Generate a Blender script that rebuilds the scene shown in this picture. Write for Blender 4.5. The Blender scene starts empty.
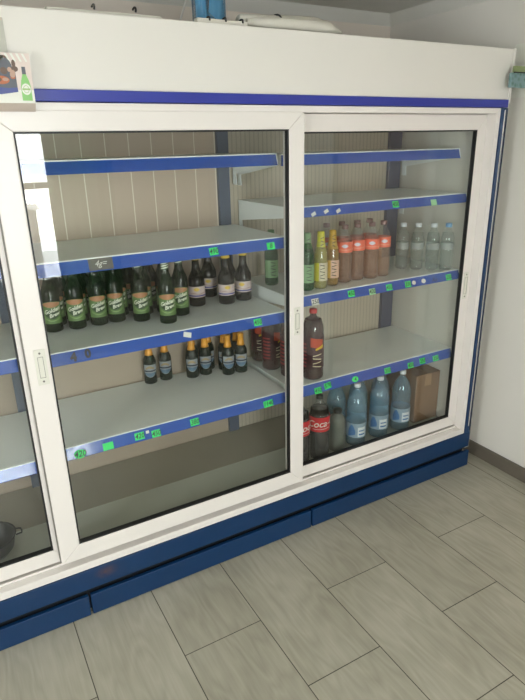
import bpy, bmesh, math, random
from mathutils import Vector, Matrix
random.seed(7)
PI = math.pi
S = bpy.context.scene
COL = S.collection
S.view_settings.view_transform = 'Standard'
S.view_settings.look = 'None'
S.view_settings.gamma = 1
S.view_settings.use_curve_mapping = False
S.view_settings.exposure = -0.08
S.cycles.transparent_max_bounces = 48
S.cycles.max_bounces = 14

# ------------------------------------------------------------------ materials
def srgb(r, g, b):
    f = lambda c: (c/255/12.92) if c/255 <= .04045 else ((c/255+.055)/1.055)**2.4
    return (f(r), f(g), f(b), 1)

def mat(name, col, rough=.5, metal=0, spec=.5, noise=0, nscale=8, bump=0, coat=0):
    m = bpy.data.materials.new(name); m.use_nodes = True
    nt = m.node_tree; b = nt.nodes['Principled BSDF']
    b.inputs['Base Color'].default_value = col
    b.inputs['Roughness'].default_value = rough
    b.inputs['Metallic'].default_value = metal
    b.inputs['Specular IOR Level'].default_value = spec
    b.inputs['Coat Weight'].default_value = coat
    tc = nt.nodes.new('ShaderNodeTexCoord')
    n = nt.nodes.new('ShaderNodeTexNoise'); n.inputs['Scale'].default_value = nscale
    n.inputs['Detail'].default_value = 5
    nt.links.new(tc.outputs['Object'], n.inputs['Vector'])
    if noise:
        mx = nt.nodes.new('ShaderNodeMix'); mx.data_type = 'RGBA'
        mx.inputs['A'].default_value = col
        mx.inputs['B'].default_value = tuple(c*(1-noise) for c in col[:3])+(1,)
        nt.links.new(n.outputs['Fac'], mx.inputs['Factor'])
        nt.links.new(mx.outputs['Result'], b.inputs['Base Color'])
    if bump:
        bp = nt.nodes.new('ShaderNodeBump'); bp.inputs['Strength'].default_value = bump
        bp.inputs['Distance'].default_value = .003
        nt.links.new(n.outputs['Fac'], bp.inputs['Height'])
        nt.links.new(bp.outputs['Normal'], b.inputs['Normal'])
    return m

def clear(name, tint, body=0.0, bodycol=(1, 1, 1, 1), rough=.03, ior=1.45):
    """clear sheet: transparent + optional scattering body, with a Fresnel gloss on both faces"""
    m = bpy.data.materials.new(name); m.use_nodes = True
    nt = m.node_tree; nt.nodes.clear(); N = nt.nodes.new; L = nt.links.new
    out = N('ShaderNodeOutputMaterial'); tr = N('ShaderNodeBsdfTransparent'); tr.inputs[0].default_value = tint
    di = N('ShaderNodeBsdfDiffuse'); di.inputs[0].default_value = bodycol
    mb = N('ShaderNodeMixShader'); mb.inputs[0].default_value = body
    L(tr.outputs[0], mb.inputs[1]); L(di.outputs[0], mb.inputs[2])
    gl = N('ShaderNodeBsdfGlossy'); gl.inputs['Roughness'].default_value = rough
    ge = N('ShaderNodeNewGeometry')
    iv = N('ShaderNodeMix'); iv.inputs['A'].default_value = ior; iv.inputs['B'].default_value = 1/ior
    L(ge.outputs['Backfacing'], iv.inputs['Factor'])
    fr = N('ShaderNodeFresnel'); L(iv.outputs['Result'], fr.inputs['IOR'])
    mg = N('ShaderNodeMixShader'); L(fr.outputs[0], mg.inputs[0]); L(mb.outputs[0], mg.inputs[1]); L(gl.outputs[0], mg.inputs[2])
    L(mg.outputs[0], out.inputs[0])
    return m

def panel_mat(name, base, line, pitch, width, off=0.0, rough=.45):
    """ribbed sheet: vertical lines repeated along x"""
    m = bpy.data.materials.new(name); m.use_nodes = True
    nt = m.node_tree; b = nt.nodes['Principled BSDF']; N = nt.nodes.new; L = nt.links.new
    tc = N('ShaderNodeTexCoord'); sx = N('ShaderNodeSeparateXYZ'); L(tc.outputs['Object'], sx.inputs[0])
    a = N('ShaderNodeMath'); a.operation = 'ADD'; a.inputs[1].default_value = off+20*pitch; L(sx.outputs[0], a.inputs[0])
    d = N('ShaderNodeMath'); d.operation = 'MODULO'; d.inputs[1].default_value = pitch; L(a.outputs[0], d.inputs[0])
    c = N('ShaderNodeMath'); c.operation = 'LESS_THAN'; c.inputs[1].default_value = width; L(d.outputs[0], c.inputs[0])
    mx = N('ShaderNodeMix'); mx.data_type = 'RGBA'; mx.inputs['A'].default_value = base; mx.inputs['B'].default_value = line
    L(c.outputs[0], mx.inputs['Factor']); L(mx.outputs['Result'], b.inputs['Base Color'])
    bp = N('ShaderNodeBump'); bp.inputs['Strength'].default_value = .4; bp.inputs['Distance'].default_value = .002
    L(c.outputs[0], bp.inputs['Height']); L(bp.outputs['Normal'], b.inputs['Normal'])
    b.inputs['Roughness'].default_value = rough
    return m

def floor_mat():
    m = bpy.data.materials.new('wood_look_tiles'); m.use_nodes = True
    nt = m.node_tree; b = nt.nodes['Principled BSDF']; N = nt.nodes.new; L = nt.links.new
    tc = N('ShaderNodeTexCoord'); sx = N('ShaderNodeSeparateXYZ'); L(tc.outputs['Object'], sx.inputs[0])
    def M(op, a, bb=None):
        n = N('ShaderNodeMath'); n.operation = op
        for i, v in enumerate((a, bb)):
            if v is None: continue
            if isinstance(v, (int, float)): n.inputs[i].default_value = v
            else: L(v, n.inputs[i])
        return n.outputs[0]
    px, py = .2993, .611
    u = M('DIVIDE', M('ADD', sx.outputs[0], 12*px-.157), px)
    row = M('FLOOR', u); fu = M('SUBTRACT', u, row)
    odd = M('MODULO', row, 2.0)                              # row 13 = x .457-.756
    ve = M('DIVIDE', M('ADD', sx.outputs[1], 20*.68+.671), .68)
    vo = M('DIVIDE', M('ADD', sx.outputs[1], 20*.62+.360), .62)
    v = M('ADD', M('MULTIPLY', odd, vo), M('MULTIPLY', M('SUBTRACT', 1.0, odd), ve))
    colm = M('FLOOR', v); fv = M('SUBTRACT', v, colm)
    g1 = M('LESS_THAN', M('MULTIPLY', M('SUBTRACT', .5, M('ABSOLUTE', M('SUBTRACT', fu, .5))), px), .0016)
    g2 = M('LESS_THAN', M('MULTIPLY', M('SUBTRACT', .5, M('ABSOLUTE', M('SUBTRACT', fv, .5))), py), .0015)
    g = M('MAXIMUM', g1, g2)
    cid = M('ADD', M('MULTIPLY', row, 7.31), M('MULTIPLY', colm, 3.17))
    wn = N('ShaderNodeTexWhiteNoise'); wn.noise_dimensions = '1D'; L(cid, wn.inputs['W'])
    cx = N('ShaderNodeCombineXYZ'); L(M('MULTIPLY', sx.outputs[0], 9.0), cx.inputs[0]); L(M('MULTIPLY', sx.outputs[1], 1.9), cx.inputs[1]); L(M('MULTIPLY', wn.outputs['Value'], 60.0), cx.inputs[2])
    n1 = N('ShaderNodeTexNoise'); n1.inputs['Scale'].default_value = 1.0; n1.inputs['Detail'].default_value = 2; L(cx.outputs[0], n1.inputs['Vector'])
    rings = M('FRACT', M('MULTIPLY', n1.outputs['Fac'], 9.0))
    rings = M('ABSOLUTE', M('SUBTRACT', rings, .5))
    cy = N('ShaderNodeCombineXYZ'); L(M('MULTIPLY', sx.outputs[0], 110.0), cy.inputs[0]); L(M('MULTIPLY', sx.outputs[1], 5.0), cy.inputs[1]); L(M('MULTIPLY', wn.outputs['Value'], 9.0), cy.inputs[2])
    n2 = N('ShaderNodeTexNoise'); n2.inputs['Scale'].default_value = 1.0; n2.inputs['Detail'].default_value = 4; L(cy.outputs[0], n2.inputs['Vector'])
    n3 = N('ShaderNodeTexNoise'); n3.inputs['Scale'].default_value = 3.0; n3.inputs['Detail'].default_value = 3; L(tc.outputs['Object'], n3.inputs['Vector'])
    fac = M('ADD', M('ADD', M('MULTIPLY', rings, .30), M('MULTIPLY', n2.outputs['Fac'], .32)), M('ADD', M('MULTIPLY', n3.outputs['Fac'], .62), M('MULTIPLY', wn.outputs['Value'], .12)))
    rp = N('ShaderNodeValToRGB'); L(fac, rp.inputs[0])
    rp.color_ramp.elements[0].position = .3; rp.color_ramp.elements[0].color = srgb(*FLOOR_D)
    rp.color_ramp.elements[1].position = .95; rp.color_ramp.elements[1].color = srgb(*FLOOR_L)
    mx = N('ShaderNodeMix'); mx.data_type = 'RGBA'; L(g, mx.inputs['Factor']); L(rp.outputs[0], mx.inputs['A'])
    mx.inputs['B'].default_value = srgb(62, 58, 46)
    L(mx.outputs['Result'], b.inputs['Base Color'])
    b.inputs['Roughness'].default_value = .42
    bp = N('ShaderNodeBump'); bp.inputs['Strength'].default_value = .25; bp.inputs['Distance'].default_value = .002
    L(M('SUBTRACT', n2.outputs['Fac'], M('MULTIPLY', g, 2.0)), bp.inputs['Height']); L(bp.outputs['Normal'], b.inputs['Normal'])
    return m

FLOOR_D = (142, 138, 121); FLOOR_L = (186, 182, 165)
M = {}
M['floor'] = floor_mat()
M['wall'] = mat('white_wall_paint', srgb(224, 220, 212), .7, noise=.05, nscale=3, bump=.15)
M['backwall'] = mat('plain_back_wall', srgb(236, 225, 212), .75, noise=.1, nscale=6, bump=.2)
M['ceiling'] = mat('ceiling_paint', srgb(232, 230, 222), .8, noise=.1, nscale=5, bump=.2)
M['skirt'] = mat('grey_brown_skirting', srgb(112, 104, 92), .5, noise=.3, nscale=14)
M['pvc'] = mat('white_pvc', srgb(226, 220, 214), .32, noise=.03, nscale=4)
M['header'] = mat('white_header_sheet', srgb(221, 217, 209), .45, noise=.03, nscale=2)
M['stripe'] = mat('blue_stripe', srgb(44, 54, 146), .35)
def base_mat():
    m = mat('blue_painted_steel', srgb(2, 50, 92), .42, noise=.25, nscale=6, bump=.1)
    nt = m.node_tree; N = nt.nodes.new; L = nt.links.new; b = nt.nodes['Principled BSDF']
    src = b.inputs['Base Color'].links[0].from_socket
    tc = N('ShaderNodeTexCoord'); vm = N('ShaderNodeVectorMath'); vm.operation = 'SUBTRACT'; vm.inputs[1].default_value = (.30, 0, .165)
    L(tc.outputs['Object'], vm.inputs[0])
    sc = N('ShaderNodeVectorMath'); sc.operation = 'MULTIPLY'; sc.inputs[1].default_value = (26, 10, 42); L(vm.outputs[0], sc.inputs[0])
    ln = N('ShaderNodeVectorMath'); ln.operation = 'LENGTH'; L(sc.outputs[0], ln.inputs[0])
    n = N('ShaderNodeTexNoise'); n.inputs['Scale'].default_value = 60; L(tc.outputs['Object'], n.inputs['Vector'])
    s = N('ShaderNodeMath'); s.operation = 'SUBTRACT'; s.inputs[0].default_value = 1.3; L(ln.outputs['Value'], s.inputs[1])
    k = N('ShaderNodeMath'); k.operation = 'MULTIPLY'; k.use_clamp = True; L(s.outputs[0], k.inputs[0]); L(n.outputs['Fac'], k.inputs[1])
    mx = N('ShaderNodeMix'); mx.data_type = 'RGBA'; L(k.outputs[0], mx.inputs['Factor']); L(src, mx.inputs['A'])
    mx.inputs['B'].default_value = srgb(86, 62, 60); L(mx.outputs['Result'], b.inputs['Base Color'])
    return m
M['blue'] = base_mat()
M['chrome'] = mat('chrome', (.8, .8, .8, 1), .12, metal=1)
M['gapshade'] = mat('recess_shade_dark', srgb(24, 28, 34), .7)
M['rubber'] = mat('black_gasket', srgb(22, 22, 22), .5)
M['inwall'] = mat('cabinet_liner', srgb(212, 210, 198), .5, noise=.05)
M['panelL'] = panel_mat('liner_wide_ribs', srgb(198, 180, 160), srgb(240, 234, 220), .0935, .0035, off=-.055)
M['panelP'] = mat('liner_plain', srgb(174, 159, 140), .5, noise=.06)
M['panelR'] = panel_mat('liner_fine_ribs', srgb(198, 188, 168), srgb(180, 171, 152), .022, .006)
M['deck'] = mat('galvanised_deck', srgb(186, 190, 176), .45, noise=.08, nscale=20)
M['riser'] = mat('grey_deck_back', srgb(150, 144, 128), .5, noise=.08)
M['shelf'] = mat('shelf_white_steel', srgb(236, 241, 237), .3, noise=.03)
M['rail'] = mat('blue_price_rail', srgb(44, 84, 170), .16, noise=.05, nscale=5, coat=.3)
M['post'] = mat('slate_blue_post', srgb(84, 94, 112), .4, metal=.1)
M['glass'] = clear('door_glass', (.975, .985, .978, 1), rough=.004, ior=1.5)
M['tag'] = mat('green_price_paper', srgb(48, 228, 112), .6)
M['tagp'] = mat('pale_green_paper', srgb(160, 215, 160), .6)
M['paper'] = mat('white_paper', srgb(225, 225, 215), .6)
M['ink'] = mat('dark_ink', srgb(14, 50, 40), .6)
M['marker'] = mat('blue_black_marker', srgb(8, 10, 30), .5)

# ------------------------------------------------------------------ mesh helpers
def box(bm, x0, x1, y0, y1, z0, z1, bev=0):
    r = bmesh.ops.create_cube(bm, size=1)
    vs = r['verts']
    for v in vs:
        v.co = Vector(((x0+x1)/2+v.co.x*(x1-x0), (y0+y1)/2+v.co.y*(y1-y0), (z0+z1)/2+v.co.z*(z1-z0)))
    if bev:
        es = list({e for v in vs for e in v.link_edges})
        bmesh.ops.bevel(bm, geom=es, offset=bev, segments=2, affect='EDGES', profile=.6)
def prism(bm, pts, fn, a, b):
    """pts (u,v) outline; fn(u,v,w)->xyz ; extruded w from a to b"""
    A = [bm.verts.new(fn(u, v, a)) for u, v in pts]; B = [bm.verts.new(fn(u, v, b)) for u, v in pts]
    n = len(pts)
    bm.faces.new(A); bm.faces.new(B[::-1])
    for i in range(n): bm.faces.new((A[i], B[i], B[(i+1) % n], A[(i+1) % n]))
def ring(bm, x0, x1, z0, z1, w, y0, y1, bev=.003, wt=None):
    """four mitred bars round an opening, facing -y"""
    wt = wt or (w, w, w, w)          # left, right, bottom, top
    o = [(x0, z0), (x1, z0), (x1, z1), (x0, z1)]
    i = [(x0+wt[0], z0+wt[2]), (x1-wt[1], z0+wt[2]), (x1-wt[1], z1-wt[3]), (x0+wt[0], z1-wt[3])]
    for k in range(4):
        q = [o[k], o[(k+1) % 4], i[(k+1) % 4], i[k]]
        g = .0004
        cx = sum(p[0] for p in q)/4; cz = sum(p[1] for p in q)/4
        b2 = bmesh.new(); prism(b2, q, lambda u, v, t: (u, t, v), y0, y1)
        if bev: bmesh.ops.bevel(b2, geom=b2.edges[:], offset=bev, segments=2, affect='EDGES', profile=.6)
        me = bpy.data.meshes.new('t'); b2.to_mesh(me); bm.from_mesh(me); bpy.data.meshes.remove(me); b2.free()
def lathe(bm, prof, seg=24, cap0=True, cap1=True):
    rows = []
    for r, z in prof:
        rows.append([bm.verts.new((r*math.sin(2*PI*k/seg), -r*math.cos(2*PI*k/seg), z)) for k in range(seg)])
    for a, b in zip(rows, rows[1:]):
        for k in range(seg):
            bm.faces.new((a[k], a[(k+1) % seg], b[(k+1) % seg], b[k]))
    if cap0: bm.faces.new(rows[0][::-1])
    if cap1: bm.faces.new(rows[-1])
def cyl_patch(bm, R, z0, z1, a0=-PI, a1=PI, n=24, t=.0005, shape=None, mi=0):
    """a sheet wrapped round the bottle; shape(u)->(lo,hi) in 0..1 trims it"""
    prev = None
    for k in range(n+1):
        u = k/n; a = a0+(a1-a0)*u
        lo, hi = shape(u) if shape else (0, 1)
        zz = (z0+(z1-z0)*lo, z0+(z1-z0)*hi)
        rr = R if not isinstance(R, tuple) else None
        def rad(z): return R if rr is not None else R[0]+(R[1]-R[0])*(z-z0)/(z1-z0)
        cur = [bm.verts.new((rad(z)*math.sin(a), -rad(z)*math.cos(a), z)) for z in zz]
        if prev:
            f = bm.faces.new((prev[0], cur[0], cur[1], prev[1])); f.material_index = mi
        prev = cur
def text_faces(s, size, shear=0, bold=0):
    cu = bpy.data.curves.new('t', 'FONT'); cu.body = s; cu.size = size; cu.shear = shear
    cu.align_x = 'CENTER'; cu.align_y = 'CENTER'; cu.offset = bold; cu.resolution_u = 3
    o = bpy.data.objects.new('t', cu); COL.objects.link(o)
    bpy.context.view_layer.update()
    dg = bpy.context.evaluated_depsgraph_get(); me = o.evaluated_get(dg).to_mesh()
    vs = [v.co.copy() for v in me.vertices]; fs = [tuple(p.vertices) for p in me.polygons]
    o.evaluated_get(dg).to_mesh_clear()
    bpy.data.objects.remove(o); bpy.data.curves.remove(cu)
    return vs, fs
def add_text(bm, s, size, fn, shear=0, bold=0, mi=0):
    vs, fs = text_faces(s, size, shear, bold)
    nv = [bm.verts.new(fn(v.x, v.y)) for v in vs]
    for f in fs:
        try: q = bm.faces.new([nv[i] for i in f]); q.material_index = mi
        except ValueError: pass
def wrap(R, zc, a0=0.0, rot=0.0, slope=0.0):
    c, s = math.cos(rot), math.sin(rot)
    def fn(u, v):
        uu, vv = u*c-v*s, u*s+v*c
        r = R+slope*vv; a = a0+uu/r
        return (r*math.sin(a), -r*math.cos(a), zc+vv)
    return fn
def tube(bm, pts, r, seg=10):
    P = [Vector(p) for p in pts]; rows = []
    rs = r if isinstance(r, (list, tuple)) else [r]*len(P)
    for i, p in enumerate(P):
        d = (P[min(i+1, len(P)-1)]-P[max(i-1, 0)]).normalized()
        a = d.orthogonal() if abs(d.z) > .9 else d.cross(Vector((0, 0, 1)))
        a.normalize(); b = d.cross(a).normalized()
        rows.append([bm.verts.new(p+rs[i]*(math.cos(2*PI*k/seg)*a+math.sin(2*PI*k/seg)*b)) for k in range(seg)])
    for A, B in zip(rows, rows[1:]):
        for k in range(seg): bm.faces.new((A[k], A[(k+1) % seg], B[(k+1) % seg], B[k]))
    bm.faces.new(rows[0][::-1]); bm.faces.new(rows[-1])

def obj(name, bm, mats, parent=None, smooth=False, fix=True):
    if fix: bmesh.ops.recalc_face_normals(bm, faces=bm.faces[:])
    me = bpy.data.meshes.new(name); bm.to_mesh(me); bm.free()
    for m in (mats if isinstance(mats, (list, tuple)) else [mats]): me.materials.append(m)
    if smooth:
        for p in me.polygons: p.use_smooth = True
    o = bpy.data.objects.new(name, me); COL.objects.link(o)
    if parent: o.parent = parent
    return o
def thing(name, label, cat, loc=(0, 0, 0), rotz=0, group=None):
    o = bpy.data.objects.new(name, None); COL.objects.link(o); o.empty_display_size = .05
    o.location = loc; o.rotation_euler = (0, 0, rotz)
    o['label'] = label; o['category'] = cat
    if group: o['group'] = group
    return o
def struct(name, bm, m, parent=None):
    o = obj(name, bm, m, parent)
    if not parent: o['kind'] = 'structure'
    return o
def bx(x0, x1, y0, y1, z0, z1, bev=0):
    bm = bmesh.new(); box(bm, x0, x1, y0, y1, z0, z1, bev); return bm

# ------------------------------------------------------------------ the room
XL, XR, YF, YB, ZC = -2.6, 2.35, -3.4, .915, 2.28
struct('floor', bx(XL-.1, XR+.1, YF-.1, YB+.1, -.1, 0), M['floor'])
struct('ceiling', bx(XL-.1, XR+.1, YF-.1, YB+.1, ZC, ZC+.1), M['ceiling'])
struct('wall_back', bx(XL-.1, XR+.1, YB, YB+.1, 0, ZC), M['backwall'])
# right wall with a door opening just outside the frame
D0, D1, DH = -1.30, -.45, 2.02
bm = bmesh.new(); box(bm, XR, XR+.1, D1, YB, 0, ZC); box(bm, XR, XR+.1, YF, D0, 0, ZC); box(bm, XR, XR+.1, D0, D1, DH, ZC)
struct('wall_right', bm, M['wall'])
M['doorp'] = mat('pinkish_door_paint', srgb(205, 172, 150), .5, noise=.06)
dr = struct('door_1', bx(XR+.03, XR+.07, D0, D1, 0, DH), M['doorp'])
bm = bmesh.new()
for a, b in ((D0+.1, (D0+D1)/2-.05), ((D0+D1)/2+.05, D1-.1)):
    for c, d in ((.15, .9), (1.05, 1.88)):
        box(bm, XR+.022, XR+.032, a, b, c, d, .004)
struct('door_panel', bm, M['doorp'], dr)
bm = bmesh.new(); box(bm, XR-.012, XR+.0, D1, D1+.07, 0, DH+.07, .003); box(bm, XR-.012, XR, D0-.07, D0, 0, DH+.07, .003); box(bm, XR-.012, XR, D0, D1, DH, DH+.07, .003)
struct('trim_1', bm, M['pvc'])
bm = bmesh.new(); box(bm, XR-.014, XR, D1+.07, YB, 0, .075, .003); struct('baseboard_right', bm, M['skirt'])
bm = bmesh.new(); box(bm, XR-.014, XR, YF, D0-.07, 0, .075, .003); struct('baseboard_right_rear', bm, M['skirt'])
# cove where walls meet the ceiling
bm = bmesh.new()
prism(bm, [(0, 0), (-.05, 0), (0, -.05)], lambda u, v, t: (t, YB+u, ZC+v), XL, XR); struct('trim_2', bm, M['ceiling'])
bm = bmesh.new()
prism(bm, [(0, 0), (-.05, 0), (0, -.05)], lambda u, v, t: (XR+u, t, ZC+v), YF, YB); struct('trim_3', bm, M['ceiling'])

def wall_with_hole(bm, fn, a0, a1, h0, h1, z0, z1):
    for (p, q, r, s) in ((a0, h0, 0, ZC), (h1, a1, 0, ZC), (h0, h1, 0, z0), (h0, h1, z1, ZC)):
        fn(bm, p, q, r, s)
W1 = (-.35, 1.34, .5, 2.05)
bm = bmesh.new(); wall_with_hole(bm, lambda b, p, q, r, s: box(b, p, q, YF-.1, YF, r, s), XL-.1, XR+.1, W1[0], W1[1], W1[2], W1[3])
struct('wall_front', bm, M['wall'])
W2 = (-2.5, -1.3, .8, 2.05)
bm = bmesh.new(); wall_with_hole(bm, lambda b, p, q, r, s: box(b, XL-.1, XL, p, q, r, s), YF, YB, W2[0], W2[1], W2[2], W2[3])
struct('wall_left', bm, M['wall'])
# windows: frame, mullion, transom, panes
bm = bmesh.new(); ring(bm, W1[0], W1[1], W1[2], W1[3], .055, YF-.08, YF-.02, .003)
box(bm, .33, .385, YF-.08, YF-.02, W1[2], W1[3], .003)
box(bm, W1[0], W1[1], YF-.075, YF-.025, 1.325, 1.375, .003)
w = struct('window_1', bm, M['pvc'])
struct('window_pane', bx(W1[0]+.04, W1[1]-.04, YF-.053, YF-.047, W1[2]+.04, W1[3]-.04), M['glass'], w)
bm = bmesh.new()
b2 = bmesh.new(); ring(b2, W2[0], W2[1], W2[2], W2[3], .055, 0, .06, .003); box(b2, -1.93, -1.87, .0, .06, W2[2], W2[3], .003)
bmesh.ops.transform(b2, matrix=Matrix(((0, -1, 0, XL-.02), (1, 0, 0, 0), (0, 0, 1, 0), (0, 0, 0, 1))), verts=b2.verts)
w = struct('window_2', b2, M['pvc']); bm.free()
struct('window_pane', bx(XL-.053, XL-.047, W2[0]+.04, W2[1]-.04, W2[2]+.04, W2[3]-.04), M['glass'], w)
# outside: pale yard and a grey block wall seen in the window's reflection
M['yard'] = mat('pale_yard', srgb(238, 238, 236), .9, noise=.05, nscale=2)
struct('yard_ground', bx(-7, 6, -9, YF-.12, -.2, -.1), M['yard'])  # added yard ground, colour whitened to look overexposed
M['block'] = panel_mat('grey_blocks', srgb(150, 148, 145), srgb(105, 103, 100), .18, .02)
t = thing('gate_pillar', 'grey block pillar outside, seen in the reflected window', 'pillar', (.93, -5.2, 0))
obj('pillar_shaft', bx(-.26, .06, -.1, .1, -.1, 1.0, .01), M['block'], t)
obj('pillar_cap', bx(-.29, .09, -.13, .13, 1.0, 1.04, .008), M['yard'], t)

# thin curtain drawn over the window's right end
def curtain_mat():
    m = bpy.data.materials.new('thin_green_curtain'); m.use_nodes = True
    nt = m.node_tree; nt.nodes.clear(); N = nt.nodes.new; L = nt.links.new
    o = N('ShaderNodeOutputMaterial'); t = N('ShaderNodeBsdfTranslucent'); d = N('ShaderNodeBsdfDiffuse'); mx = N('ShaderNodeMixShader')
    t.inputs[0].default_value = srgb(120, 150, 122); d.inputs[0].default_value = srgb(190, 200, 185); mx.inputs[0].default_value = .5
    L(t.outputs[0], mx.inputs[1]); L(d.outputs[0], mx.inputs[2]); L(mx.outputs[0], o.inputs[0]); return m
M['curtain'] = curtain_mat(); M['curtain2'] = mat('curtain_rod_metal', srgb(150, 140, 120), .3, metal=.6)
t = thing('window_curtain', 'thin pale green curtain at the window, seen only reflected in the door glass', 'curtain', (0, 0, 0))
bm = bmesh.new(); prev = None
for k in range(61):
    u = k/60; x = .86+.56*u; yy = YF+.07+.022*math.sin(u*2*PI*6.3)+.008*math.sin(u*31)
    cur = (bm.verts.new((x+.03*math.sin(u*5), yy, .35)), bm.verts.new((x, yy, 2.14)))
    if prev: bm.faces.new((prev[0], cur[0], cur[1], prev[1]))
    prev = cur
o = obj('curtain_cloth', bm, M['curtain'], t, True, fix=False)
sd = o.modifiers.new('thickness', 'SOLIDIFY'); sd.thickness = .002
bm = bmesh.new(); tube(bm, [(-.45, YF+.07, 2.16), (1.52, YF+.07, 2.16)], .010, 12); obj('curtain_rod', bm, M['curtain2'], t, True)
for x in (-.42, 1.5): obj('rod_bracket', bx(x-.01, x+.01, YF, YF+.075, 2.145, 2.175, .002), M['curtain2'], t)

# light: overcast sky through the two windows
wd = bpy.data.worlds.new('sky'); S.world = wd; wd.use_nodes = True
bg = wd.node_tree.nodes['Background']; bg.inputs[0].default_value = (.95, .975, 1, 1); bg.inputs[1].default_value = 19.0
def portal(loc, rot, sx, sy):
    l = bpy.data.lights.new('window_portal', 'AREA'); l.shape = 'RECTANGLE'; l.size = sx; l.size_y = sy
    l.cycles.is_portal = True
    o = bpy.data.objects.new('window_portal', l); COL.objects.link(o); o.location = loc; o.rotation_euler = rot
portal(((W1[0]+W1[1])/2, YF-.11, (W1[2]+W1[3])/2), (PI/2, 0, 0), W1[1]-W1[0], W1[3]-W1[2])
portal((XL-.11, (W2[0]+W2[1])/2, (W2[2]+W2[3])/2), (PI/2, 0, -PI/2), W2[1]-W2[0], W2[3]-W2[2])

# ------------------------------------------------------------------ the display refrigerator
FR = thing('display_refrigerator', 'long white and blue display refrigerator with sliding glass doors', 'refrigerator', (0, 0, 0))
CX0, CX1 = -.98, 2.236            # outer width
IX0, IX1 = -.87, 2.14            # inner width
YI = .55                         # inner back
def part(name, bm, m, parent=FR, smooth=False): return obj(name, bm, m, parent, smooth)
# carcass
bm = bmesh.new(); box(bm, IX1, CX1, .075, .60, .0, 1.785); box(bm, IX1+.07, CX1, .0, .075, .105, 1.785)
part('side_panel', bm, M['inwall'])
bm = bmesh.new(); box(bm, CX0, IX0, .075, .60, .0, 1.785); part('side_panel', bm, M['inwall'])
part('back_panel', bx(IX0, 1.115, YI, .60, 1.0, 1.785), M['panelL'])
part('back_panel', bx(IX0, 1.115, YI, .60, .0, 1.0), M['panelP'])
part('back_panel', bx(1.115, IX1, YI, .60, .0, 1.785), M['panelR'])
bm = bmesh.new(); box(bm, IX0, IX1, .095, YI, 1.735, 1.785); part('top_panel', bm, M['inwall'])
bm = bmesh.new(); box(bm, CX0, CX1-.002, .0, .62, 1.80, 1.996, .004); part('header_panel', bm, M['header'])
part('header_edge_strip', bx(CX1-.010, CX1+.004, -.004, .62, 1.785, 1.998, .002), M['header'])
bm = bmesh.new(); box(bm, CX0, 2.224, -.008, .09, 1.769, 1.800, .002)
part('blue_stripe', bm, M['stripe'])
part('blue_edge', bx(2.1885, 2.220, -.007, .02, .20, 1.768, .002), M['blue'])
part('chrome_rail', bx(2.2005, 2.2065, -.014, -.006, .24, 1.76, .002), M['chrome'])
part('edge_rail', bx(2.2245, 2.2300, -.010, .02, .11, 1.768, .002), M['chrome'])
# blue base
bm = bmesh.new(); box(bm, CX0, 2.226, -.006, .60, .112, .197, .003); part('base', bm, M['blue'])
part('base_recess', bx(CX0+.01, 2.215, .02, .58, .004, .113), M['gapshade'])  # near-black fill, paints the shadow in the gap above the kick panels
for a, b in ((CX0, .223), (.231, 1.214), (1.222, 2.226)):
    bm = bmesh.new(); box(bm, a, b, -.016, .000, .004, .092, .003); part('kick_panel', bm, M['blue'])
# fixed white frame with two tracks
bm = bmesh.new()
ring(bm, CX0+.02, 2.187, .199, 1.767, .035, -.004, .09, .003, wt=(.035, .027, .030, .022))
box(bm, IX0, 2.165, .030, .036, .215, .236, .001); box(bm, IX0, 2.165, .066, .072, .215, .240, .001)
part('door_frame', bm, M['pvc'])
# sliding doors
def sliding_door(x0, x1, z0, z1, y, wl, wr, wb, wt, label=None):
    bm = bmesh.new()
    ring(bm, x0, x1, z0, z1, 0, y, y+.026, .0035, wt=(wl, wr, wb, wt))
    d = part('sliding_door', bm, M['pvc'])
    if label: d['label'] = label
    gx0, gx1, gz0, gz1 = x0+wl, x1-wr, z0+wb, z1-wt
    bm = bmesh.new(); ring(bm, gx0-.004, gx1+.004, gz0-.004, gz1+.004, 0, y+.003, y+.022, 0, wt=(.009, .009, .010, .009))
    obj('gasket', bm, M['rubber'], d)
    obj('glass_pane', bx(gx0+.001, gx1-.001, y+.010, y+.015, gz0+.001, gz1-.001), M['glass'], d)
    return d
def handle(d, x, zc, y, w=.034, h=.118):
    bm = bmesh.new(); ring(bm, x-w/2, x+w/2, zc-h/2, zc+h/2, 0, y-.003, y+.001, .001, wt=(.010, .010, .026, .026))
    box(bm, x-.0085, x+.0085, y-.0012, y+.0008, zc-h/2+.024, zc+h/2-.024)
    hd = obj('recessed_handle', bm, M['handle'], d)
    for s in (-1, 1):
        bm2 = bmesh.new(); lathe(bm2, [(.0035, 0), (.0032, .0015)], 10)
        for v in bm2.verts: v.co = Vector((x+v.co.x, y-.003-v.co.z, zc+s*(h/2-.012)+v.co.y))
        obj('screw', bm2, M['screw'], hd)
    # grey groove line round the grip
    bm3 = bmesh.new(); ring(bm3, x-.0085, x+.0085, zc-h/2+.024, zc+h/2-.024, 0, y-.0038, y-.0028, 0, wt=(.0012, .0012, .0012, .0012))
    obj('grip_edge', bm3, M['gripe'], hd)
M['handle'] = mat('handle_plastic', srgb(214, 212, 200), .35)
M['screw'] = mat('dull_screw', srgb(110, 106, 98), .4)
M['gripe'] = mat('grip_groove', srgb(120, 116, 106), .5)
dl = sliding_door(-.90, .200, .240, 1.7435, .040, .066, .062, .055, .0635, 'rear left sliding door')
df = sliding_door(.154, 1.180, .252, 1.749, .000, .069, .064, .062, .058, 'front middle sliding door')
dr2 = sliding_door(1.130, 2.160, .240, 1.7435, .040, .062, .052, .055, .0615, 'rear right sliding door')
handle(df, .195, 1.003, 0.0)
handle(df, 1.148, .990, 0.0, .028, .112)
handle(dr2, 2.128, .99, .040, .028, .13)
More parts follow.
